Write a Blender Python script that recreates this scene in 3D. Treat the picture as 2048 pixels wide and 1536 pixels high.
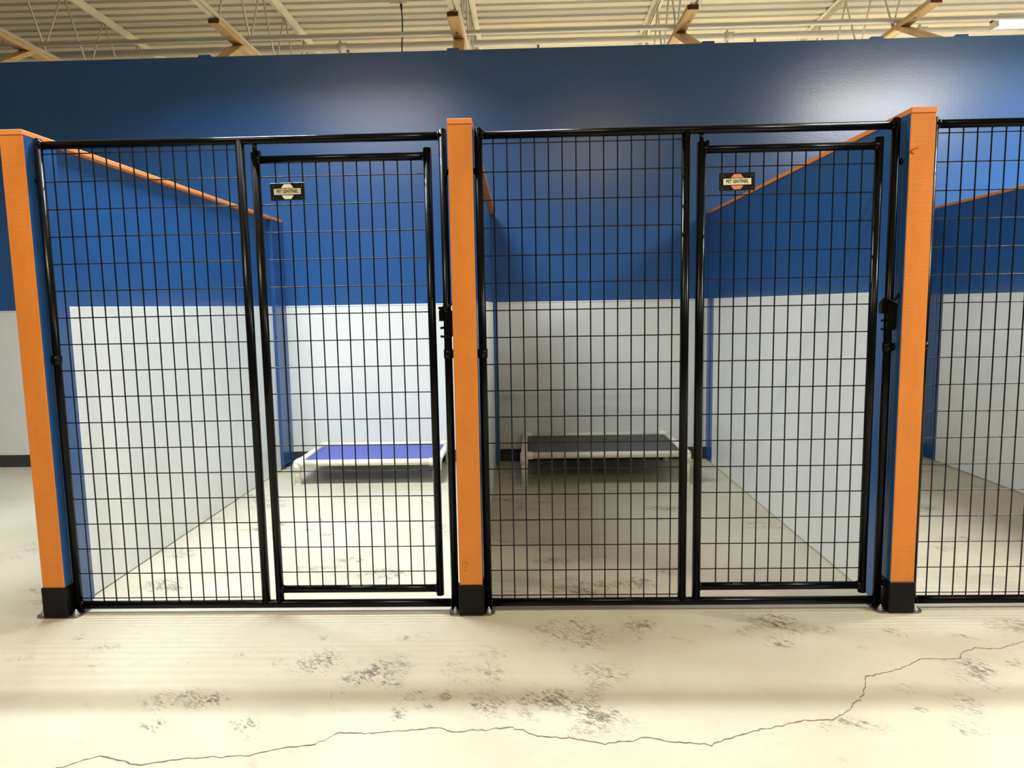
import bpy, bmesh, math, random
import numpy as np
from mathutils import Vector, Matrix
random.seed(7)
for o in list(bpy.data.objects): bpy.data.objects.remove(o)
SC = bpy.context.scene
COL = SC.collection

# ------------------------------------------------------------------ camera
cam = bpy.data.cameras.new('camera'); cam_o = bpy.data.objects.new('camera', cam); COL.objects.link(cam_o)
CR = Vector((0.99955574, 0.02407049, -0.01757644)); CU = Vector((0.01477793, 0.11187202, 0.99361273)); CF = Vector((-0.02588306, 0.99343106, -0.11146661))
M = Matrix.Identity(4)
for i in range(3):
    M[i][0] = CR[i]; M[i][1] = CU[i]; M[i][2] = -CF[i]
M[0][3], M[1][3], M[2][3] = 0.23525, -2.53279, 1.17314
cam_o.matrix_world = M
cam.sensor_fit = 'HORIZONTAL'; cam.sensor_width = 36.0; cam.lens = 1390.843 / 2048 * 36.0
cam.clip_start = 0.02; cam.clip_end = 100
SC.camera = cam_o

# ------------------------------------------------------------------ world, lamps, exposure
W = bpy.data.worlds.new('hall_light'); SC.world = W; W.use_nodes = True
bg = W.node_tree.nodes['Background']; bg.inputs['Color'].default_value = (1.0, 0.94, 0.84, 1); bg.inputs['Strength'].default_value = 0.09
def area(name, loc, sx, sy, power, col, spread=180):
    l = bpy.data.lights.new(name, 'AREA'); l.shape = 'RECTANGLE'; l.size = sx; l.size_y = sy; l.energy = power; l.color = col; l.spread = math.radians(spread)
    o = bpy.data.objects.new(name, l); o.location = loc; COL.objects.link(o); return o
area('strip_lamp_over_stalls', (-1.25, 0.73, 3.74), 1.5, 0.12, 102, (0.82, 0.92, 1.0), 128)      # louvred strips over the stalls
area('strip_lamp_over_stalls', (4.85, 0.73, 3.74), 2.4, 0.08, 260, (0.88, 0.95, 1.0), 136)
area('strip_lamp_over_aisle', (-1.75, -1.85, 3.66), 1.7, 0.16, 62, (1.0, 0.88, 0.66))               # warm strips over the aisle
area('strip_lamp_over_aisle', (4.75, -1.6, 3.66), 1.7, 0.16, 190, (1.0, 0.95, 0.86))
area('strip_lamp_over_aisle', (1.4, -3.8, 3.70), 1.4, 0.16, 50, (1.0, 0.86, 0.60))
area('ceiling_fill_back_room', (1.0, 6.2, 3.3), 1.25, 0.14, 480, (1.0, 0.93, 0.80))  # added fill, unseen behind the wall: floor bounce brightens the roof deck
area('ceiling_fill_back_room', (5.4, 5.2, 3.3), 1.25, 0.14, 650, (1.0, 0.95, 0.84))  # second added fill, stronger, for the brighter right side of the deck
SC.view_settings.view_transform = 'Standard'; SC.view_settings.look = 'None'; SC.view_settings.gamma = 1.0
SC.view_settings.use_curve_mapping = False; SC.view_settings.exposure = 0.47

# ------------------------------------------------------------------ materials
def srgb(r, g, b):
    f = lambda c: (c / 255 / 12.92) if c / 255 <= 0.04045 else ((c / 255 + 0.055) / 1.055) ** 2.4
    return (f(r), f(g), f(b), 1)
def mat(name, col, rough=0.5, metal=0.0, var=0.0, vscale=(4, 4, 4), bump=0.0, bscale=60, spec=0.5, col2=None, coat=0.0, emit=None):
    m = bpy.data.materials.new(name); m.use_nodes = True; nt = m.node_tree; p = nt.nodes['Principled BSDF']
    p.inputs['Base Color'].default_value = col; p.inputs['Roughness'].default_value = rough; p.inputs['Metallic'].default_value = metal
    p.inputs['Specular IOR Level'].default_value = spec; p.inputs['Coat Weight'].default_value = coat
    if emit: p.inputs['Emission Color'].default_value = emit[0]; p.inputs['Emission Strength'].default_value = emit[1]
    tc = nt.nodes.new('ShaderNodeTexCoord')
    if var > 0 or col2:
        mp = nt.nodes.new('ShaderNodeMapping'); mp.inputs['Scale'].default_value = vscale; nt.links.new(tc.outputs['Object'], mp.inputs['Vector'])
        n = nt.nodes.new('ShaderNodeTexNoise'); n.inputs['Scale'].default_value = 1; n.inputs['Detail'].default_value = 5; nt.links.new(mp.outputs[0], n.inputs['Vector'])
        mx = nt.nodes.new('ShaderNodeMix'); mx.data_type = 'RGBA'
        c2 = col2 or tuple([c * (1 - var) for c in col[:3]] + [1])
        mx.inputs[6].default_value = col; mx.inputs[7].default_value = c2
        rp = nt.nodes.new('ShaderNodeMapRange'); rp.inputs[1].default_value = 0.35; rp.inputs[2].default_value = 0.7
        nt.links.new(n.outputs[0], rp.inputs[0]); nt.links.new(rp.outputs[0], mx.inputs[0]); nt.links.new(mx.outputs[2], p.inputs['Base Color'])
    if bump > 0:
        n2 = nt.nodes.new('ShaderNodeTexNoise'); n2.inputs['Scale'].default_value = bscale; n2.inputs['Detail'].default_value = 3
        nt.links.new(tc.outputs['Object'], n2.inputs['Vector'])
        b = nt.nodes.new('ShaderNodeBump'); b.inputs['Strength'].default_value = bump; b.inputs['Distance'].default_value = 0.002
        nt.links.new(n2.outputs[0], b.inputs['Height']); nt.links.new(b.outputs[0], p.inputs['Normal'])
    return m
MT = {}
MT['blue'] = mat('blue_paint', srgb(38, 83, 137), 0.25, var=0.08, vscale=(1.5, 1.5, 1.5), bump=0.12, bscale=90, spec=0.75)
MT['orange'] = mat('orange_paint', srgb(224, 134, 52), 0.55, var=0.13, vscale=(14, 14, 5), bump=0.35, bscale=70, spec=0.35)
MT['orange_cap'] = mat('orange_cap_paint', srgb(236, 146, 74), 0.45, var=0.12, vscale=(8, 3, 8), bump=0.2, spec=0.4)
MT['white'] = mat('white_wall_panel', srgb(226, 226, 221), 0.42, var=0.04, vscale=(2, 2, 2), bump=0.15, bscale=45, spec=0.4)
MT['black'] = mat('black_gloss_paint', srgb(8, 8, 7), 0.22, bump=0.03, bscale=40, spec=0.16)
MT['wire'] = mat('black_wire', srgb(9, 9, 10), 0.25, spec=0.35, bump=0.02)
MT['sleeve'] = mat('black_post_sleeve', srgb(10, 10, 9), 0.4, bump=0.06, spec=0.2, var=.2)
MT['steel'] = mat('zinc_plate', srgb(150, 148, 142), 0.35, metal=0.9, var=0.3, vscale=(30, 30, 30))
MT['bolt'] = mat('zinc_bolt', srgb(215, 213, 208), 0.28, metal=0.85, var=0.1, vscale=(60, 60, 60))
MT['pvc'] = mat('cream_pvc', srgb(228, 222, 203), 0.38, var=0.04, spec=0.5)
MT['vinyl_blue'] = mat('blue_vinyl', srgb(66, 78, 168), 0.42, var=0.08, vscale=(5, 5, 5), bump=0.3, bscale=250)
MT['vinyl_grey'] = mat('charcoal_vinyl', srgb(62, 61, 64), 0.5, var=0.1, vscale=(5, 5, 5), bump=0.3, bscale=250)
MT['rubber'] = mat('charcoal_baseboard', srgb(52, 51, 48), 0.5, var=0.1)
MT['cream'] = mat('cream_ceiling_paint', srgb(198, 190, 168), 0.6, var=0.08, vscale=(1, 1, 1), bump=0.1)
MT['creamsteel'] = mat('cream_steel_paint', srgb(212, 205, 184), 0.5, var=0.08, vscale=(3, 3, 3))
MT['pine'] = mat('pine_lumber', srgb(208, 180, 134), 0.6, col2=srgb(180, 144, 96), vscale=(22, 1.6, 22), bump=0.2, bscale=40)
MT['pine_end'] = mat('sawn_pine_end', srgb(92, 58, 26), 0.8, var=0.3, vscale=(40, 40, 40))
MT['post_knot'] = mat('painted_knot', srgb(168, 82, 26), 0.6, var=0.3, vscale=(60, 60, 60))
MT['knot'] = mat('pine_knot', srgb(110, 66, 30), 0.7, var=0.3, vscale=(60, 60, 60))
MT['sign_black'] = mat('sign_plate_black', srgb(16, 14, 12), 0.3, var=0.2, vscale=(40, 40, 40), spec=0.5)
MT['sign_cream'] = mat('sign_cream', srgb(238, 232, 200), 0.4, var=0.06, vscale=(40, 40, 40))
MT['sign_silver'] = mat('sign_banner', srgb(226, 212, 180), 0.35, metal=0.1, var=0.2, vscale=(30, 30, 30))
MT['sign_salmon'] = mat('sign_salmon', srgb(232, 140, 118), 0.4, var=0.1, vscale=(30, 30, 30))
MT['ink'] = mat('black_ink', srgb(22, 18, 12), 0.5, var=0.1)
MT['pencil'] = mat('pencil_mark', srgb(176, 84, 24), 0.7, var=0.1)
MT['crack'] = mat('crack_line', srgb(124, 109, 82), 0.9, var=0.5, vscale=(25, 25, 25))  # flat dark brownish tone of the crack ribbon
MT['cable'] = mat('black_cable', srgb(34, 28, 22), 0.6, var=0.1)
MT['grey_box'] = mat('grey_box', srgb(150, 140, 118), 0.5, var=0.1)
MT['tube'] = mat('lamp_tube', (1, 1, 1, 1), 0.4, emit=((1.0, 0.96, 0.88, 1), 14.0))
MT['housing'] = mat('lamp_housing', srgb(205, 200, 186), 0.5, var=0.05)

def saw_ripple(m):
    nt = m.node_tree; p = nt.nodes['Principled BSDF']; tc = nt.nodes.new('ShaderNodeTexCoord'); mp = nt.nodes.new('ShaderNodeMapping'); mp.inputs['Scale'].default_value = (14, 14, 120)
    n = nt.nodes.new('ShaderNodeTexNoise'); n.inputs['Scale'].default_value = 1; n.inputs['Detail'].default_value = 4; b = nt.nodes.new('ShaderNodeBump'); b.inputs['Strength'].default_value = .45; b.inputs['Distance'].default_value = .003
    nt.links.new(tc.outputs['Object'], mp.inputs[0]); nt.links.new(mp.outputs[0], n.inputs['Vector']); nt.links.new(n.outputs[0], b.inputs['Height']); nt.links.new(b.outputs[0], p.inputs['Normal'])
saw_ripple(MT['orange'])
def floor_material():
    m = bpy.data.materials.new('stained_concrete'); m.use_nodes = True; nt = m.node_tree; N = nt.nodes.new; L = nt.links.new
    p = nt.nodes['Principled BSDF']; tc = N('ShaderNodeTexCoord')
    def noise(scale, detail, rot=0, aniso=(1, 1, 1), rough=.55):
        mp = N('ShaderNodeMapping'); mp.vector_type = 'TEXTURE'; mp.inputs['Scale'].default_value = tuple(1 / a for a in aniso); mp.inputs['Rotation'].default_value = (0, 0, rot); L(tc.outputs['Object'], mp.inputs[0])
        n = N('ShaderNodeTexNoise'); n.inputs['Scale'].default_value = scale; n.inputs['Detail'].default_value = detail; n.inputs['Roughness'].default_value = rough; L(mp.outputs[0], n.inputs['Vector']); return n.outputs[0]
    def rng(s, a, b, c=0, d=1):
        r = N('ShaderNodeMapRange'); r.interpolation_type = 'SMOOTHSTEP'
        for i, v in enumerate((a, b, c, d)): r.inputs[i + 1].default_value = v
        L(s, r.inputs[0]); return r.outputs[0]
    def mix(fac, a, b):
        x = N('ShaderNodeMix'); x.data_type = 'RGBA'
        for k, v in ((0, fac), (6, a), (7, b)):
            if hasattr(v, 'is_linked'): L(v, x.inputs[k])
            else: x.inputs[k].default_value = v
        return x.outputs[2]
    def mul(a, b, op='MULTIPLY'):
        x = N('ShaderNodeMath'); x.operation = op
        for k, v in ((0, a), (1, b)):
            if hasattr(v, 'is_linked'): L(v, x.inputs[k])
            else: x.inputs[k].default_value = v
        return x.outputs[0]
    c = mix(rng(noise(1.3, 6), .35, .7), srgb(197, 189, 168), srgb(184, 175, 152))
    c = mix(mul(rng(noise(30, 4), .5, .75), .25), c, srgb(176, 164, 136))
    # faint trowel streaks anywhere, smeared brushed stains where the mask says so
    faint = mul(rng(noise(5, 6, .9, (2.4, 1, 1), .65), .60, .74), rng(noise(1.6, 2), .42, .6))
    c = mix(mul(faint, .5), c, srgb(136, 124, 102))
    at = N('ShaderNodeAttribute'); at.attribute_name = 'stain'
    st = mul(noise(15, 8, .75, (3.2, 1, 1), .78), noise(48, 4, 1.0, (3.0, 1, 1), .7), 'ADD')
    sm = rng(mul(at.outputs['Fac'], mul(rng(st, .88, 1.18), 1.8)), .12, .70)
    c = mix(mul(sm, mul(rng(noise(7, 5, .3, (1, 1, 1), .6), .36, .62), .82)), c, srgb(80, 73, 62))
    L(c, p.inputs['Base Color'])
    r = N('ShaderNodeMapRange'); r.inputs[3].default_value = .34; r.inputs[4].default_value = .55; L(noise(4, 4), r.inputs[0]); L(r.outputs[0], p.inputs['Roughness'])
    p.inputs['Specular IOR Level'].default_value = .4
    b = N('ShaderNodeBump'); b.inputs['Strength'].default_value = .12; b.inputs['Distance'].default_value = .003; L(noise(55, 5), b.inputs['Height']); L(b.outputs[0], p.inputs['Normal'])
    return m
MT['floor'] = floor_material()

# ------------------------------------------------------------------ helpers
def link(name, me, parent=None, mats=None, loc=None):
    o = bpy.data.objects.new(name, me); COL.objects.link(o)
    if parent: o.parent = parent
    if loc is not None: o.location = loc
    if mats is not None and me is not None and len(me.materials) == 0:
        for k in (mats if isinstance(mats, (list, tuple)) else [mats]): me.materials.append(MT[k])
    return o
def bm_box(bm, c, s, bevel=0.0, mi=0):
    r = bmesh.ops.create_cube(bm, size=1); vs = r['verts']
    bmesh.ops.scale(bm, verts=vs, vec=s); bmesh.ops.translate(bm, verts=vs, vec=c)
    if bevel > 0:
        es = list({e for v in vs for e in v.link_edges})
        bmesh.ops.bevel(bm, geom=es, offset=bevel, segments=1, affect='EDGES')
def frame_for(d):
    d = d.normalized(); a = Vector((0, 0, 1)) if abs(d.z) < .9 else Vector((1, 0, 0))
    x = d.cross(a).normalized(); return x, d.cross(x).normalized()
def bm_tube(bm, p0, p1, r, n=14, cap=True, r1=None):
    p0 = Vector(p0); p1 = Vector(p1); x, y = frame_for(p1 - p0); r1 = r if r1 is None else r1
    A = []; B = []
    for i in range(n):
        t = 2 * math.pi * i / n; d = x * math.cos(t) + y * math.sin(t)
        A.append(bm.verts.new(p0 + d * r)); B.append(bm.verts.new(p1 + d * r1))
    for i in range(n):
        f = bm.faces.new((A[i], A[(i + 1) % n], B[(i + 1) % n], B[i])); f.smooth = n > 5
    if cap: bm.faces.new(A[::-1]); bm.faces.new(B)
def bm_path(bm, pts, r, n=12):
    pts = [Vector(p) for p in pts]; rings = []
    px = None
    for i, p in enumerate(pts):
        d = (pts[min(i + 1, len(pts) - 1)] - pts[max(i - 1, 0)]).normalized()
        x, y = frame_for(d)
        if px is not None:
            x = (px - d * px.dot(d)).normalized(); y = d.cross(x)
        px = x
        rings.append([bm.verts.new(p + (x * math.cos(2 * math.pi * k / n) + y * math.sin(2 * math.pi * k / n)) * r) for k in range(n)])
    for a, b in zip(rings, rings[1:]):
        for k in range(n):
            f = bm.faces.new((a[k], a[(k + 1) % n], b[(k + 1) % n], b[k])); f.smooth = True
    bm.faces.new(rings[0][::-1]); bm.faces.new(rings[-1])
def bm_dome(bm, c, r, h, n=12, axis='Z'):
    vs0 = len(bm.verts); rings = []
    for j in range(4):
        a = j / 4 * math.pi / 2
        rings.append([bm.verts.new((math.cos(2 * math.pi * k / n) * r * math.cos(a), math.sin(2 * math.pi * k / n) * r * math.cos(a), h * math.sin(a))) for k in range(n)])
    top = bm.verts.new((0, 0, h)); allv = [v for q in rings for v in q] + [top]
    for a, b in zip(rings, rings[1:]):
        for k in range(n):
            f = bm.faces.new((a[k], a[(k + 1) % n], b[(k + 1) % n], b[k])); f.smooth = True
    for k in range(n):
        f = bm.faces.new((rings[-1][k], rings[-1][(k + 1) % n], top)); f.smooth = True
    bm.faces.new(rings[0][::-1])
    if axis == '-Y': bmesh.ops.rotate(bm, verts=allv, cent=(0, 0, 0), matrix=Matrix.Rotation(math.pi / 2, 3, 'X'))
    if axis == 'X': bmesh.ops.rotate(bm, verts=allv, cent=(0, 0, 0), matrix=Matrix.Rotation(math.pi / 2, 3, 'Y'))
    if axis == '-X': bmesh.ops.rotate(bm, verts=allv, cent=(0, 0, 0), matrix=Matrix.Rotation(-math.pi / 2, 3, 'Y'))
    bmesh.ops.translate(bm, verts=allv, vec=c)
def bm_prism(bm, pts, y0, y1):      # polygon in XZ extruded along Y
    a = [bm.verts.new((x, y0, z)) for x, z in pts]; b = [bm.verts.new((x, y1, z)) for x, z in pts]; n = len(pts)
    bm.faces.new(a); bm.faces.new(b[::-1])
    for i in range(n): bm.faces.new((a[i], b[i], b[(i + 1) % n], a[(i + 1) % n]))
def mesh(name, fn):
    bm = bmesh.new(); fn(bm); bmesh.ops.recalc_face_normals(bm, faces=bm.faces); me = bpy.data.meshes.new(name); bm.to_mesh(me); bm.free(); return me
def box(name, c, s, m, parent=None, bevel=0.0):
    return link(name, mesh(name, lambda bm: bm_box(bm, c, s, bevel)), parent, m)
def tube(name, p0, p1, r, m, parent=None, n=14):
    return link(name, mesh(name, lambda bm: bm_tube(bm, p0, p1, r, n)), parent, m)
def empty(name, loc):
    o = bpy.data.objects.new(name, None); o.empty_display_size = .1; COL.objects.link(o); o.location = loc; return o
def tag(o, label=None, cat=None, group=None, kind=None):
    if label: o['label'] = label
    if cat: o['category'] = cat
    if group: o['group'] = group
    if kind: o['kind'] = kind
    return o

DEP = 2.67          # front face of the back wall
HW = 3.00           # its height
WZ = 1.2015         # top of the white lower panels
ROOF = 4.07

# ------------------------------------------------------------------ floor
STAINS = [(-1.286,-0.235,0.045,0.018,0.5),(-1.421,-0.152,0.017,0.019,0.5),(-1.238,-0.362,0.017,0.02,0.4),(-1.526,-0.3,0.035,0.021,0.35),(-1.077,-0.337,0.034,0.01,0.4),(-0.919,-0.329,0.034,0.01,0.4),(-0.758,-0.283,0.022,0.017,0.5),(-0.641,-0.341,0.034,0.02,0.45),(-0.491,-0.336,0.051,0.058,0.6),(-0.324,-0.398,0.041,0.044,0.95),(-0.209,-0.402,0.029,0.056,0.95),(0.054,-0.363,0.07,0.068,0.65),(-0.531,-0.173,0.018,0.019,0.5),(-0.198,-0.173,0.036,0.019,0.5),(-0.371,-0.525,0.019,0.028,0.4),(-0.08,-0.562,0.053,0.03,0.75),(-0.158,-0.632,0.029,0.031,0.45),(0.11,-0.589,0.059,0.047,0.65),(-0.823,-0.558,0.085,0.041,0.6),(-0.844,-0.69,0.044,0.024,0.45),(-0.755,-0.695,0.022,0.018,0.4),(-0.603,-0.691,0.043,0.024,0.45),(-0.553,-0.749,0.014,0.011,0.4),(-0.335,-0.631,0.037,0.015,0.5),(0.375,-0.138,0.099,0.077,0.5),(0.641,-0.102,0.054,0.059,0.55),(1.08,-0.087,0.099,0.06,0.7),(1.27,-0.129,0.035,0.023,0.55),(1.091,-0.231,0.038,0.021,0.6),(1.359,-0.259,0.017,0.014,0.6),(1.512,-0.14,0.026,0.023,0.5),(1.537,-0.159,0.026,0.019,0.55),(1.707,-0.18,0.038,0.018,0.5),(1.95,-0.099,0.061,0.039,0.6),(0.438,-0.413,0.072,0.046,0.5),(0.295,-0.601,0.074,0.049,0.95),(0.433,-0.609,0.031,0.096,0.95),(0.389,-0.699,0.084,0.037,0.6),(1.623,-0.422,0.054,0.063,0.7),(1.786,-0.378,0.031,0.023,0.6),(1.324,-0.521,0.045,0.021,0.6),(1.343,-0.621,0.018,0.01,0.6),(1.497,-0.601,0.043,0.038,0.55),(1.437,-0.71,0.04,0.034,0.45),(1.096,-0.697,0.051,0.023,0.65),(1.193,-0.709,0.017,0.017,0.65),(0.748,-0.874,0.016,0.008,0.6),(-1.687,0.07,0.082,0.032,0.45),(-2.307,0.71,0.077,0.105,0.3)]
for _ in range(90):
    STAINS.append((random.uniform(-3, 4), random.uniform(.15, 2.5), random.uniform(.04, .12), random.uniform(.015, .05), random.uniform(.5, .85)))
xs = np.concatenate([np.linspace(-9, -3.4, 8), np.arange(-3.2, 4.2, .02), np.linspace(4.4, 10, 8)])
ys = np.concatenate([np.linspace(-7, -1.3, 8), np.arange(-1.2, 2.6, .02), np.linspace(2.8, 12, 8)])
nx, ny = len(xs), len(ys); XX, YY = np.meshgrid(xs, ys)
co = np.stack([XX.ravel(), YY.ravel(), np.zeros(nx * ny)], 1)
ii = (np.arange(ny - 1)[:, None] * nx + np.arange(nx - 1)[None, :]).ravel()
fa = np.stack([ii, ii + 1, ii + nx + 1, ii + nx], 1)
fm = bpy.data.meshes.new('floor'); fm.from_pydata(co.tolist(), [], fa.tolist())
mask = np.zeros(nx * ny)
for x, y, a, b, s in STAINS:
    a *= 1.35; b *= 1.45
    d = ((co[:, 0] - x) / max(a, .015)) ** 2 + ((co[:, 1] - y) / max(b, .015)) ** 2
    mask = np.maximum(mask, s * np.exp(-d * .7))
at = fm.attributes.new('stain', 'FLOAT', 'POINT'); at.data.foreach_set('value', mask.astype(np.float32))
floor = tag(link('floor', fm, None, 'floor'), 'worn beige concrete floor with dark scuffs and a long crack', 'floor', kind='structure')
CRACK = [(-1.001,-0.876),(-0.927,-0.826),(-0.809,-0.866),(-0.739,-0.848),(-0.671,-0.838),(-0.522,-0.826),(-0.452,-0.797),(-0.362,-0.78),(-0.309,-0.725),(-0.251,-0.734),(-0.073,-0.712),(-0.046,-0.702),(0.013,-0.726),(0.137,-0.712),(0.17,-0.701),(0.242,-0.746),(0.33,-0.756),(0.422,-0.778),(0.498,-0.767),(0.534,-0.75),(0.611,-0.772),(0.701,-0.785),(0.779,-0.746),(0.885,-0.71),(0.98,-0.678),(1.072,-0.673),(1.142,-0.625),(1.227,-0.534),(1.274,-0.444),(1.402,-0.4),(1.5,-0.337),(1.628,-0.338),(1.655,-0.299),(1.713,-0.266),(1.802,-0.27),(1.914,-0.222),(2.3,-.1)]
CRACK = [(-1.5, -1.05), (-1.2, -.96)] + CRACK
def crack_mesh(bm):
    pts = []
    for a, b in zip(CRACK, CRACK[1:]):
        n = max(2, int(math.dist(a, b) / .012))
        for k in range(n):
            t = k / n; pts.append((a[0] + (b[0] - a[0]) * t + random.gauss(0, .0016), a[1] + (b[1] - a[1]) * t + random.gauss(0, .0022)))
    prev = None
    for i, (x, y) in enumerate(pts):
        w = random.uniform(.0012, .0030) * (0.7 if x > 1.3 else 1.0)
        cur = (bm.verts.new((x, y - w, .0006)), bm.verts.new((x, y + w, .0006)))
        if prev: bm.faces.new((prev[0], cur[0], cur[1], prev[1]))
        prev = cur
link('crack', mesh('crack', crack_mesh), floor, 'crack')['label'] = 'long jagged crack across the concrete'

# ------------------------------------------------------------------ back wall
wall = tag(link('wall_back', mesh('wall_back', lambda bm: bm_box(bm, (.5, DEP + .06, HW / 2), (15, .12, HW))), None, 'blue'), 'tall glossy blue stud wall behind the stalls', 'wall', kind='structure')
PX0 = -.908 - 2.44 * 3
for k in range(6):
    a = PX0 + 2.44 * k; b = a + 2.44
    a = max(a, -6.9)
    if a >= b: continue
    box('white_panel', ((a + b) / 2, DEP - .0025, WZ / 2), (b - a - .003, .005, WZ), 'white', wall, .0012)
box('panel_trim', (.5, DEP - .004, WZ - .004), (14.8, .009, .010), 'white', wall, .002)
for x in (-3.9, -2.085, -.281, 1.536, 2.72, 3.31):
    box('top_block', (x, DEP + .03, HW + .008), (.088, .055, .018), 'blue', wall, .003)
bb = tag(box('baseboard_back', (.5, DEP - .007, .047), (14.8, .006, .094), 'rubber', None, .002), 'charcoal rubber baseboard along the foot of the back wall', 'baseboard', kind='structure')
bb.location.y = -.001

# ------------------------------------------------------------------ roof deck
def deck(bm):
    P = .1524; prof = []
    y = -7.0
    while y < 12:
        prof += [(y, 0.0), (y + .088, 0.0), (y + .102, .030), (y + .138, .030)]
        y += P
    for a, b in zip(prof, prof[1:]):
        v = [bm.verts.new((x, q[0], ROOF + q[1])) for x, q in ((-9, a), (10, a), (10, b), (-9, b))]
        bm.faces.new(v)
dk = link('ceiling', mesh('ceiling', deck), None, 'cream'); tag(dk, 'cream ribbed metal roof deck', 'ceiling', kind='structure')

# ------------------------------------------------------------------ roof joists (one master mesh set, copied)
def angle(bm, x, z, sx, sz, y0, y1, leg=.038, t=.005):     # L section: vertical leg at x, horizontal leg at z
    bm_box(bm, (x + sx * leg / 2, (y0 + y1) / 2, z), (leg, y1 - y0, t))
    bm_box(bm, (x, (y0 + y1) / 2, z + sz * leg / 2), (t, y1 - y0, leg))
Y0, Y1 = -6.0, 11.0
JM = {}
JM['top_chord'] = [mesh('top_chord', lambda bm, s=s: angle(bm, s * .008, ROOF - .006, s, -1, Y0, Y1, .046)) for s in (-1, 1)]
JM['bottom_chord'] = [mesh('bottom_chord', lambda bm, s=s: angle(bm, s * .010, 3.402, s, 1, Y0, Y1, .034)) for s in (-1, 1)]
JM['rod_a'] = mesh('web_rod', lambda bm: bm_tube(bm, (0, 0, ROOF - .05), (0, -.305, 3.43), .008, 8))
JM['rod_b'] = mesh('web_rod', lambda bm: bm_tube(bm, (0, 0, ROOF - .05), (0, .305, 3.43), .008, 8))
for k in ('top_chord', 'bottom_chord'):
    for me in JM[k]: me.materials.append(MT['creamsteel'])
JM['rod_a'].materials.append(MT['creamsteel']); JM['rod_b'].materials.append(MT['creamsteel'])
JL = ['cream steel open-web roof joist at the far left above the wall', 'cream open-web roof joist second from left, above the left stall sign', 'cream open-web roof joist rising above the middle orange post', 'cream open-web roof joist above the right-hand half of the middle stall', 'cream open-web roof joist near the bright lamp at upper right']
JX = [-3.92, -2.12, -.29, 1.52, 3.32]
for x, lab in zip(JX, JL):
    j = tag(empty('roof_joist', (x, DEP, ROOF)), lab, 'joist', 'roof joists over the wall')
    for k in ('top_chord', 'bottom_chord'):
        for me in JM[k]: link(k, me, j, None, (0, -DEP, -ROOF))
    for n in range(-1, 6):
        yy = 3.97 + .61 * n
        link('web_rod', JM['rod_a'], j, None, (-.004, yy - DEP, -ROOF)); link('web_rod', JM['rod_b'], j, None, (.004, yy + .02 - DEP, -ROOF))

# wooden braces from wall top to the joists' bottom chords
BL = ['pine two-by-four wall brace at the far left edge, above the blue wall', 'pine wall brace with a bright diagonal strut, second from left', 'pine wall brace straight above the middle orange post', 'pine wall brace with strut falling to the right, fourth from left', 'large pine wall brace at upper right beside the lamp glare']
for i, (x, lab) in enumerate(zip(JX, BL)):
    b = tag(empty('wall_brace', (x, DEP + .06, HW)), lab, 'brace', 'wooden braces between wall and joists')
    bx = x - .02
    yend = 3.80 if i == 1 else 4.05
    def beam(bm, bx=bx, yend=yend): bm_box(bm, (bx, (3.0 + yend) / 2, 3.378), (.089, yend - 3.0, .038), .003)
    o = link('beam', mesh('beam', beam), b, ['pine', 'pine_end'], (-x, -DEP - .06, -HW))
    for p in o.data.polygons:
        if p.normal.y < -.9: p.material_index = 1
    def strut(bm, x=x):
        a = Vector((x + .04, DEP + .075, HW - .05)); e = Vector((bx, 3.50, 3.372)); d = (e - a); L = d.length
        vs = bmesh.ops.create_cube(bm, size=1)['verts']; bmesh.ops.scale(bm, verts=vs, vec=(.089, L, .038))
        es = list({e2 for v in vs for e2 in v.link_edges}); bmesh.ops.bevel(bm, geom=es, offset=.003, segments=1, affect='EDGES')
        q = d.to_track_quat('Y', 'Z').to_matrix()
        bmesh.ops.rotate(bm, verts=bm.verts, cent=(0, 0, 0), matrix=q); bmesh.ops.translate(bm, verts=bm.verts, vec=(a + e) / 2)
    link('strut', mesh('strut', strut), b, 'pine', (-x, -DEP - .06, -HW))
    k = link('knot', mesh('knot', lambda bm, bx=bx, i=i: bm_dome(bm, (0, 0, 0), .008, .0015)), b, 'knot', (bx - x + (-.015, .01, .0, .02, -.01)[i], 3.22 + .05 * (i % 3) - DEP - .06, 3.3585 - HW)); k.rotation_euler = (math.pi, 0, 0); k.scale = (1, 1.6, 1)

# ------------------------------------------------------------------ pipes, cable, lamp
p1 = tag(empty('sprinkler_pipe', (0, 3.56, 3.45)), 'thin cream sprinkler pipe, the upper one above the blue wall', 'pipe')
tube('pipe', (-8.5, 0, 0), (9.5, 0, 0), .019, 'creamsteel', p1)
p2 = tag(empty('sprinkler_main', (0, 4.87, 3.83)), 'thick cream sprinkler main, the lower pipe just above the wall edge', 'pipe')
tube('pipe', (-8.5, 0, 0), (9.5, 0, 0), .034, 'creamsteel', p2)
for x in (-1.63, 2.29, 4.2):
    def cp(bm, x=x):
        bm_tube(bm, (x - .045, 0, 0), (x + .045, 0, 0), .044); bm_box(bm, (x - .02, 0, -.05), (.022, .03, .03), .004); bm_box(bm, (x - .02, 0, .05), (.022, .03, .03), .004)
    link('coupling', mesh('coupling', cp), p2, 'creamsteel')
for x in (-1.57, .37, 2.55):
    def head(bm, x=x): bm_tube(bm, (x, 0, -.03), (x, 0, -.065), .012, 10); bm_tube(bm, (x, 0, -.065), (x, 0, -.09), .006, 8); bm_tube(bm, (x, 0, -.09), (x, 0, -.094), .018, 10)
    link('sprinkler_head', mesh('sprinkler_head', head), p2, 'grey_box')
jb = tag(empty('ceiling_box', (-.94, 4.22, ROOF)), 'small grey electrical box fixed under the ribbed roof deck', 'electrical box')
box('box_body', (0, 0, -.035), (.14, .10, .07), 'grey_box', jb, .006); box('cover', (0, 0, -.073), (.16, .12, .006), 'grey_box', jb, .002)
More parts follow.
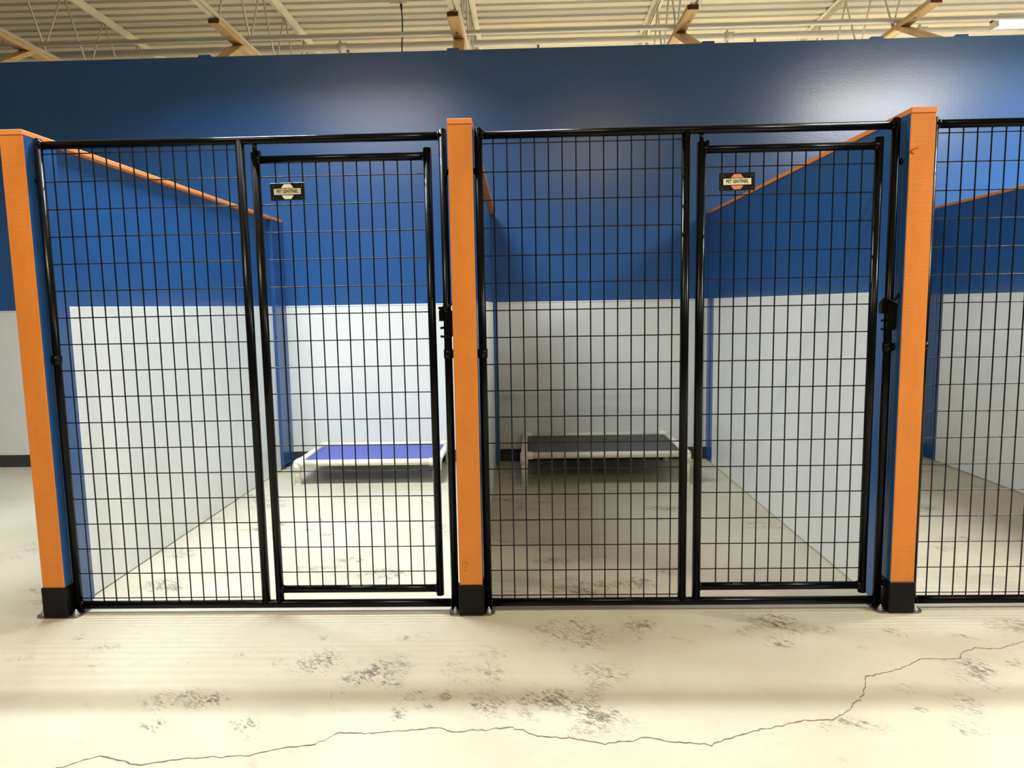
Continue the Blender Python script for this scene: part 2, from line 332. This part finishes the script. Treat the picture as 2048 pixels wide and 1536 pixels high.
cb = empty('hanging_cable', (-.91, 4.26, 3.98)); tag(cb, 'black cable hanging straight down from the ceiling box', 'cable')
link('cord', mesh('cord', lambda bm: bm_path(bm, [(0, 0, -.02), (.006, 0, -.12), (.004, 0, -.25), (-.006, 0, -.36), (-.004, 0, -.5), (0, 0, -.8)], .006, 8)), cb, 'cable')
link('plug', mesh('plug', lambda bm: bm_tube(bm, (0, 0, .0), (.002, 0, -.055), .013, 10, r1=.008)), cb, 'cable')
lf = tag(empty('strip_lamp', (4.78, 3.72, 3.46)), 'glaring white strip lamp at the upper right corner behind the wall', 'lamp')
box('housing', (0, 0, .04), (1.2, .12, .05), 'housing', lf, .006)
tube('lamp_tube', (-.58, 0, -.01), (.58, 0, -.01), .028, 'tube', lf)
for sx in (-.59, .59): box('end_cap', (sx, 0, .0), (.02, .10, .08), 'housing', lf, .004)

# ------------------------------------------------------------------ stall partitions
PW = .0435          # half a post
PH = 1.8328         # top of the cap
def set_faces(o, test, idx):
    for p in o.data.polygons:
        if test(p): p.material_index = idx
def partition(x, dx, label, ys0, ys1, mark=None):
    root = tag(empty('stall_partition', (x, 0, 0)), label, 'partition', 'stall dividers with orange posts')
    L = DEP - .008
    sh = lambda y: dx * y / DEP           # slight run-out of the divider
    post = box('front_post', (0, .0435, (PH - .019) / 2 + .004), (2 * PW, .087, PH - .019 - .008), ['blue', 'orange'], root, .0025)
    set_faces(post, lambda p: p.normal.y < -.6, 1)
    # divider core, sheared a little
    def slab(y0, y1, h, z0, z1, bev=.002, cx_=0):
        def f(bm):
            bm_box(bm, (cx_, (y0 + y1) / 2, (z0 + z1) / 2), (2 * h, y1 - y0, z1 - z0), bev)
            for v in bm.verts: v.co.x += sh(v.co.y)
        return f
    zt = PH - .019
    link('core_panel', mesh('core_panel', slab(.087, L, .0245, .004, zt, .002, -.012)), root, 'blue')
    link('front_board', mesh('front_board', slab(.088, ys0, .0405, .004, zt)), root, 'blue')
    link('rear_board', mesh('rear_board', slab(ys1, 2.58, .0385, .035, zt)), root, 'blue')
    link('rear_post', mesh('rear_post', slab(2.58, L, .0425, .004, zt)), root, 'blue')
    for s in (-1, 1):
        def wp(bm, s=s):
            bm_box(bm, (.0135 if s > 0 else -.0375, (ys0 + ys1) / 2, WZ / 2 + .002), (.005, ys1 - ys0 - .004, WZ - .004), .001)
            for v in bm.verts: v.co.x += sh(v.co.y)
        link('white_panel', mesh('white_panel', wp), root, 'white')
    def cap(bm):
        bm_box(bm, (0, L / 2 - .002, PH - .0095), (2 * PW + .001, L + .004, .019), .002)
        bmesh.ops.bisect_plane(bm, geom=bm.verts[:] + bm.edges[:] + bm.faces[:], plane_co=(0, 1.2, 0), plane_no=(0, 1, 0))
        for v in bm.verts: v.co.x += sh(max(v.co.y, 0))
    link('top_cap', mesh('top_cap', cap), root, 'orange_cap')
    # post anchor
    box('post_sleeve', (0, .0435, .064), (2 * PW + .008, .096, .122), 'sleeve', root, .003)
    def plate(bm):
        pts = []
        for cx_, cy_, a0 in ((.062, .125, 0), (-.062, .125, 90), (-.062, .025, 180), (.062, .025, 270)):
            for k in range(5):
                a = math.radians(a0 + k * 22.5); pts.append((cx_ + .026 * math.cos(a), cy_ + .026 * math.sin(a)))
        lo = [bm.verts.new((a, b, .0)) for a, b in pts]; hi = [bm.verts.new((a, b, .006)) for a, b in pts]
        bm.faces.new(lo[::-1]); bm.faces.new(hi)
        for i in range(len(pts)): bm.faces.new((lo[i], lo[(i + 1) % len(pts)], hi[(i + 1) % len(pts)], hi[i]))
    bp = link('base_plate', mesh('base_plate', plate), root, 'steel')
    for bx_, by_ in ((-.064, .024), (.064, .024), (-.072, .118), (.072, .118)):
        def bolt(bm, a=bx_, b=by_):
            bm_tube(bm, (a, b, .006), (a, b, .010), .0125, 12); bm_tube(bm, (a, b, .010), (a, b, .018), .0095, 6); bm_dome(bm, (a, b, .018), .006, .010, 10)
        link('bolt', mesh('bolt', bolt), bp, 'bolt')
    for s in (-1, 1):
        def scr(bm, s=s): bm_dome(bm, (s * (PW + .004), .05, .085), .005, .003, 8, 'X' if s > 0 else '-X')
        link('screw', mesh('screw', scr), root, 'bolt')
    return root
P1 = partition(-1.613, -.010, 'orange-fronted blue and white stall divider at the far left', .182, 2.45)
P2 = partition(0.0, -.040, 'orange-fronted stall divider in the middle, between the two dog beds', .182, 2.45)
P3 = partition(1.614, -.020, 'orange-fronted stall divider at right with rough grain and a knot near its top', .215, 2.50)
P4 = partition(3.226, -.02, 'blue and white stall divider beyond the right-hand gate, its front out of view', .2, 2.5)
# pencilled question mark on the middle post
fc = bpy.data.curves.new('q', 'FONT'); fc.body = '?'; fc.size = .047; fc.extrude = .0002; fc.resolution_u = 3
def text_mesh(body, size, ext, name, sx=1.0):
    c = bpy.data.curves.new('t', 'FONT'); c.body = body; c.size = size; c.extrude = ext; c.resolution_u = 2; c.offset = size * .012; c.align_x = 'CENTER'; c.align_y = 'CENTER'
    o = bpy.data.objects.new('t', c); COL.objects.link(o); bpy.context.view_layer.update()
    me = bpy.data.meshes.new_from_object(o.evaluated_get(bpy.context.evaluated_depsgraph_get())); bpy.data.objects.remove(o); bpy.data.curves.remove(c)
    me.name = name; me.materials.clear(); me.transform(Matrix.Rotation(math.pi / 2, 4, 'X') @ Matrix.Diagonal((sx, 1, 1, 1))); return me
bpy.data.curves.remove(fc)
def scribble(bm):
    pts = [(-.0095, .011), (-.006, .0155), (.001, .017), (.007, .014), (.0085, .008), (.004, .003), (.0005, -.001), (.0, -.006)]
    bm_path(bm, [(a, -.0004, b) for a, b in pts], .0008, 5)
    bm_path(bm, [(-.002, -.0004, -.0145), (.0015, -.0004, -.0135), (.0025, -.0004, -.016)], .0013, 5)
link('pencil_mark', mesh('pencil_mark', scribble), P2, 'pencil', (-.019, 0, .197))['label'] = 'pencilled question mark'
# knot and check on the right post
def knot3(bm):
    bm_path(bm, [(-.0435, -.0003, 1.681), (-.034, -.0008, 1.690), (-.022, -.0008, 1.694), (-.014, -.0002, 1.698)], .0022, 6)
    bm_path(bm, [(-.042, -.0006, 1.684), (-.036, -.001, 1.680), (-.030, -.001, 1.676)], .0022, 6)
link('knot', mesh('knot', knot3), P3, 'post_knot')

# ------------------------------------------------------------------ kennel gates (offsets from the stall's left post centre)
GY = .05; R = .0148
XL, XM, XDL, XDR, XR = .062, .8065, .861, 1.489, 1.546
ZT, ZB = 1.786, .033; DT, DB = 1.717, .092
HZ = [.0605 + .0997 * k for k in range(18)]
C = {}
def cm(key, fn, m):
    if key not in C: C[key] = mesh(key, fn); C[key].materials.append(MT[m])
    return C[key]
def ring(bm, x, z, r, h): bm_tube(bm, (x, 0, z - h / 2), (x, 0, z + h / 2), r, 16)
def latch_mesh(bm):
    bm_box(bm, (.004, -.008, 1.112), (.032, .030, .100), .005)                  # body wrapped round the upright
    bm_prism(bm, [(-.014, 1.180), (-.030, 1.160), (-.030, 1.122), (-.014, 1.122)], -.012, .012)    # catch
    bm_tube(bm, (-.012, -.006, 1.098), (-.027, -.006, 1.096), .0045, 8)
    bm_tube(bm, (-.012, -.006, 1.064), (-.027, -.006, 1.066), .0045, 8)
    bm_path(bm, [(-.010, -.028, 1.166), (.006, -.030, 1.172), (.018, -.028, 1.184), (.024, -.022, 1.192)], .0055, 8)    # lever
    bm_box(bm, (-.020, -.016, 1.170), (.022, .012, .010), .002)
def gate(x0, label, latch=True):
    g = tag(empty('kennel_gate', (x0, GY, 0)), label, 'gate', 'black welded wire kennel gates')
    for nm, x in (('upright', XL), ('upright', XR)):
        u = link(nm, cm('upright', lambda bm: (bm_tube(bm, (0, 0, .008), (0, 0, 1.806), R, 18), bm_tube(bm, (0, 0, 1.806), (0, 0, 1.812), R * .98, 18, r1=R * .55)), 'black'), g, None, (x, 0, 0))
    link('top_rail', cm('top_rail', lambda bm: bm_tube(bm, (XL, 0, ZT), (XR, 0, ZT), R, 18), 'black'), g)
    link('bottom_rail', cm('bottom_rail', lambda bm: bm_tube(bm, (XL, 0, ZB), (XR, 0, ZB), R + .001, 18), 'black'), g)
    link('mullion', cm('mullion', lambda bm: bm_tube(bm, (XM, 0, ZB), (XM, 0, ZT), R + .0012, 18), 'black'), g)
    def weld(bm):
        for x, z in ((XL, ZT), (XR, ZT), (XL, ZB), (XR, ZB)): bm_tube(bm, (x + (.010 if x == XL else -.010), 0, z), (x + (.020 if x == XL else -.020), 0, z), R + .0035, 14, r1=R + .0005)
    link('weld', cm('weld', weld, 'black'), g)
    for k in range(14):
        link('wire', cm('wire_panel_upright', lambda bm: bm_tube(bm, (0, 0, ZB), (0, 0, ZT), .0026, 8, False), 'wire'), g, None, (.115 + .0496 * k, -.003, 0))
    for z in HZ:
        link('wire', cm('wire_panel_cross', lambda bm: bm_tube(bm, (XL, 0, 0), (XM, 0, 0), .0022, 8, False), 'wire'), g, None, (0, .001, z))
    # wall clamps with bolts towards the wooden posts
    for x, s in ((XL, -1), (XR, 1)):
        for z in (1.66, 1.0, .10):
            big = z == 1.0
            def clamp(bm, s=s, big=big):
                if big: ring(bm, 0, 0, R + .0028, .034)
                bm_box(bm, (s * (.022 if big else .0195), -.004 if big else .002, 0), (.030 if big else .018, .006, .028 if big else .022), .0015)
            c = link('clamp', cm('clamp%d%d' % (s, big), clamp, 'black'), g, None, (x, 0, z))
            link('bolt', cm('clamp_bolt%d' % s, lambda bm, s=s: bm_dome(bm, (s * .022, -.007, 0), .0065, .005, 10, '-Y'), 'black'), c)
    # the hinged door
    def dframe(bm):
        bm_tube(bm, (XDL, 0, .046), (XDL, 0, 1.742), R + .001, 18); bm_tube(bm, (XDR, 0, .0656), (XDR, 0, 1.7454), R, 18)
        bm_tube(bm, (XDL, 0, DT), (XDR, 0, DT), R - .0005, 18); bm_tube(bm, (XDL, 0, DB), (XDR, 0, DB), R, 18)
        for x, d in ((XDL, .010), (XDR, -.010)):
            for z in (DT, DB): bm_tube(bm, (x + d, 0, z), (x + 2 * d, 0, z), R + .0035, 14, r1=R + .0005)
    d = link('door', cm('door', dframe, 'black'), g)
    link('hinge_pin', cm('hinge_pin', lambda bm: bm_tube(bm, (XDL, 0, 1.735), (XDL, 0, ZT - .005), .008, 12), 'black'), d)
    link('hinge_collar', cm('hinge_collar', lambda bm: bm_box(bm, (XDL + .018, -.010, 1.735), (.012, .014, .024), .002), 'black'), d)
    for k in range(11):
        link('wire', cm('wire_door_upright', lambda bm: bm_tube(bm, (0, 0, DB), (0, 0, DT), .0026, 8, False), 'wire'), d, None, (.9335 + .0496 * k, -.003, 0))
    for z in HZ[1:17]:
        link('wire', cm('wire_door_cross', lambda bm: bm_tube(bm, (XDL, 0, 0), (XDR, 0, 0), .0022, 8, False), 'wire'), d, None, (0, .001, z))
    if latch: link('latch', cm('latch', latch_mesh, 'black'), g, None, (XR, 0, 0))
    return g
gate(-1.613, 'black wire kennel gate of the left stall, in front of the blue bed')
gate(0.0, 'black wire kennel gate of the middle stall, in front of the grey bed')
gate(1.6155, 'black wire kennel gate cut off by the right edge of the picture')

# ------------------------------------------------------------------ sign plates on the doors
def sign(x, z, label, octm, banm, tilt):
    s = tag(empty('sign_plate', (x, GY - .012, z)), label, 'sign', 'small black maker signs on the doors')
    s.rotation_euler = (0, tilt, 0)
    box('plate', (0, 0, 0), (.127, .004, .063), 'sign_black', s, .0018)
    def octo(bm):
        a, b = .0235, .0265
        bm_prism(bm, [(-.012, -b), (.012, -b), (a, -.012), (a, .012), (.012, b), (-.012, b), (-a, .012), (-a, -.012)], -.0028, -.0018)
    link('emblem', mesh('emblem', octo), s, octm)
    box('banner_edge', (0, -.0030, 0), (.104, .0008, .026), 'sign_black', s)
    box('banner', (0, -.0035, 0), (.099, .0010, .0215), banm, s)
    link('lettering', text_mesh('PET SENTINEL', .0172, .0003, 'lettering', .74), s, 'ink', (0, -.0044, .0004))
    def riv(bm):
        for a in (-.052, .052):
            for b in (-.022, .022): bm_dome(bm, (a, -.0018, b), .0016, .0012, 8, '-Y')
    link('rivet', mesh('rivet', riv), s, 'steel')
sign(-.6350, 1.6005, 'black maker sign on the left stall door, its octagon coloured cream as lamp glare', 'sign_cream', 'sign_silver', -.012)  # lamp reflection put into this octagon's cream colour
sign(.9860, 1.6005, 'black maker sign with salmon octagon on the middle stall door', 'sign_salmon', 'sign_cream', -.008)

# ------------------------------------------------------------------ raised dog beds
def bed(x0, x1, y0, y1, h, vinyl, label):
    cx_, cy_ = (x0 + x1) / 2, (y0 + y1) / 2; hx, hy = (x1 - x0) / 2, (y1 - y0) / 2; r = .021
    b = tag(empty('dog_bed', (cx_, cy_, 0)), label, 'dog bed', 'raised dog beds')
    for s in (-1, 1):
        tube('side_rail', (s * hx, -hy, h), (s * hx, hy, h), r, 'pvc', b); tube('end_rail', (-hx, s * hy, h), (hx, s * hy, h), r, 'pvc', b)
    for sx in (-1, 1):
        for sy in (-1, 1):
            def leg(bm): bm_tube(bm, (0, 0, .012), (0, 0, h), r, 16); bm_tube(bm, (0, 0, 0), (0, 0, .012), r + .001, 16)
            lg = link('leg', mesh('leg', leg), b, 'pvc', (sx * hx, sy * hy, 0))
            def fit(bm, sx=sx, sy=sy):
                bm_tube(bm, (0, 0, h - .055), (0, 0, h + .005), r + .005, 16); bm_dome(bm, (0, 0, h + .005), r + .005, .020, 14)
                bm_tube(bm, (0, 0, h), (-sx * .055, 0, h), r + .005, 16); bm_tube(bm, (0, 0, h), (0, -sy * .055, h), r + .005, 16)
            link('corner_fitting', mesh('corner_fitting', fit), lg, 'pvc')
    def fab(bm):
        n = 12; g = {}
        for i in range(n + 1):
            for j in range(n + 1):
                u = i / n * 2 - 1; v = j / n * 2 - 1
                z = h + .002 - .014 * (1 - u * u) * (1 - v * v)
                g[i, j] = bm.verts.new((u * (hx - .012), v * (hy - .012), z))
        for i in range(n):
            for j in range(n):
                f = bm.faces.new((g[i, j], g[i + 1, j], g[i + 1, j + 1], g[i, j + 1])); f.smooth = True
        ext = bmesh.ops.extrude_face_region(bm, geom=bm.faces[:]); bmesh.ops.translate(bm, verts=[v for v in ext['geom'] if isinstance(v, bmesh.types.BMVert)], vec=(0, 0, -.004))
    link('sling', mesh('sling', fab), b, vinyl)
bed(-1.334, -.390, 2.010, 2.610, .150, 'vinyl_blue', 'raised dog bed with blue vinyl sling and cream pipe frame')
bed(.190, 1.248, 1.930, 2.630, .200, 'vinyl_grey', 'raised dog bed with charcoal sling and cream pipe frame')
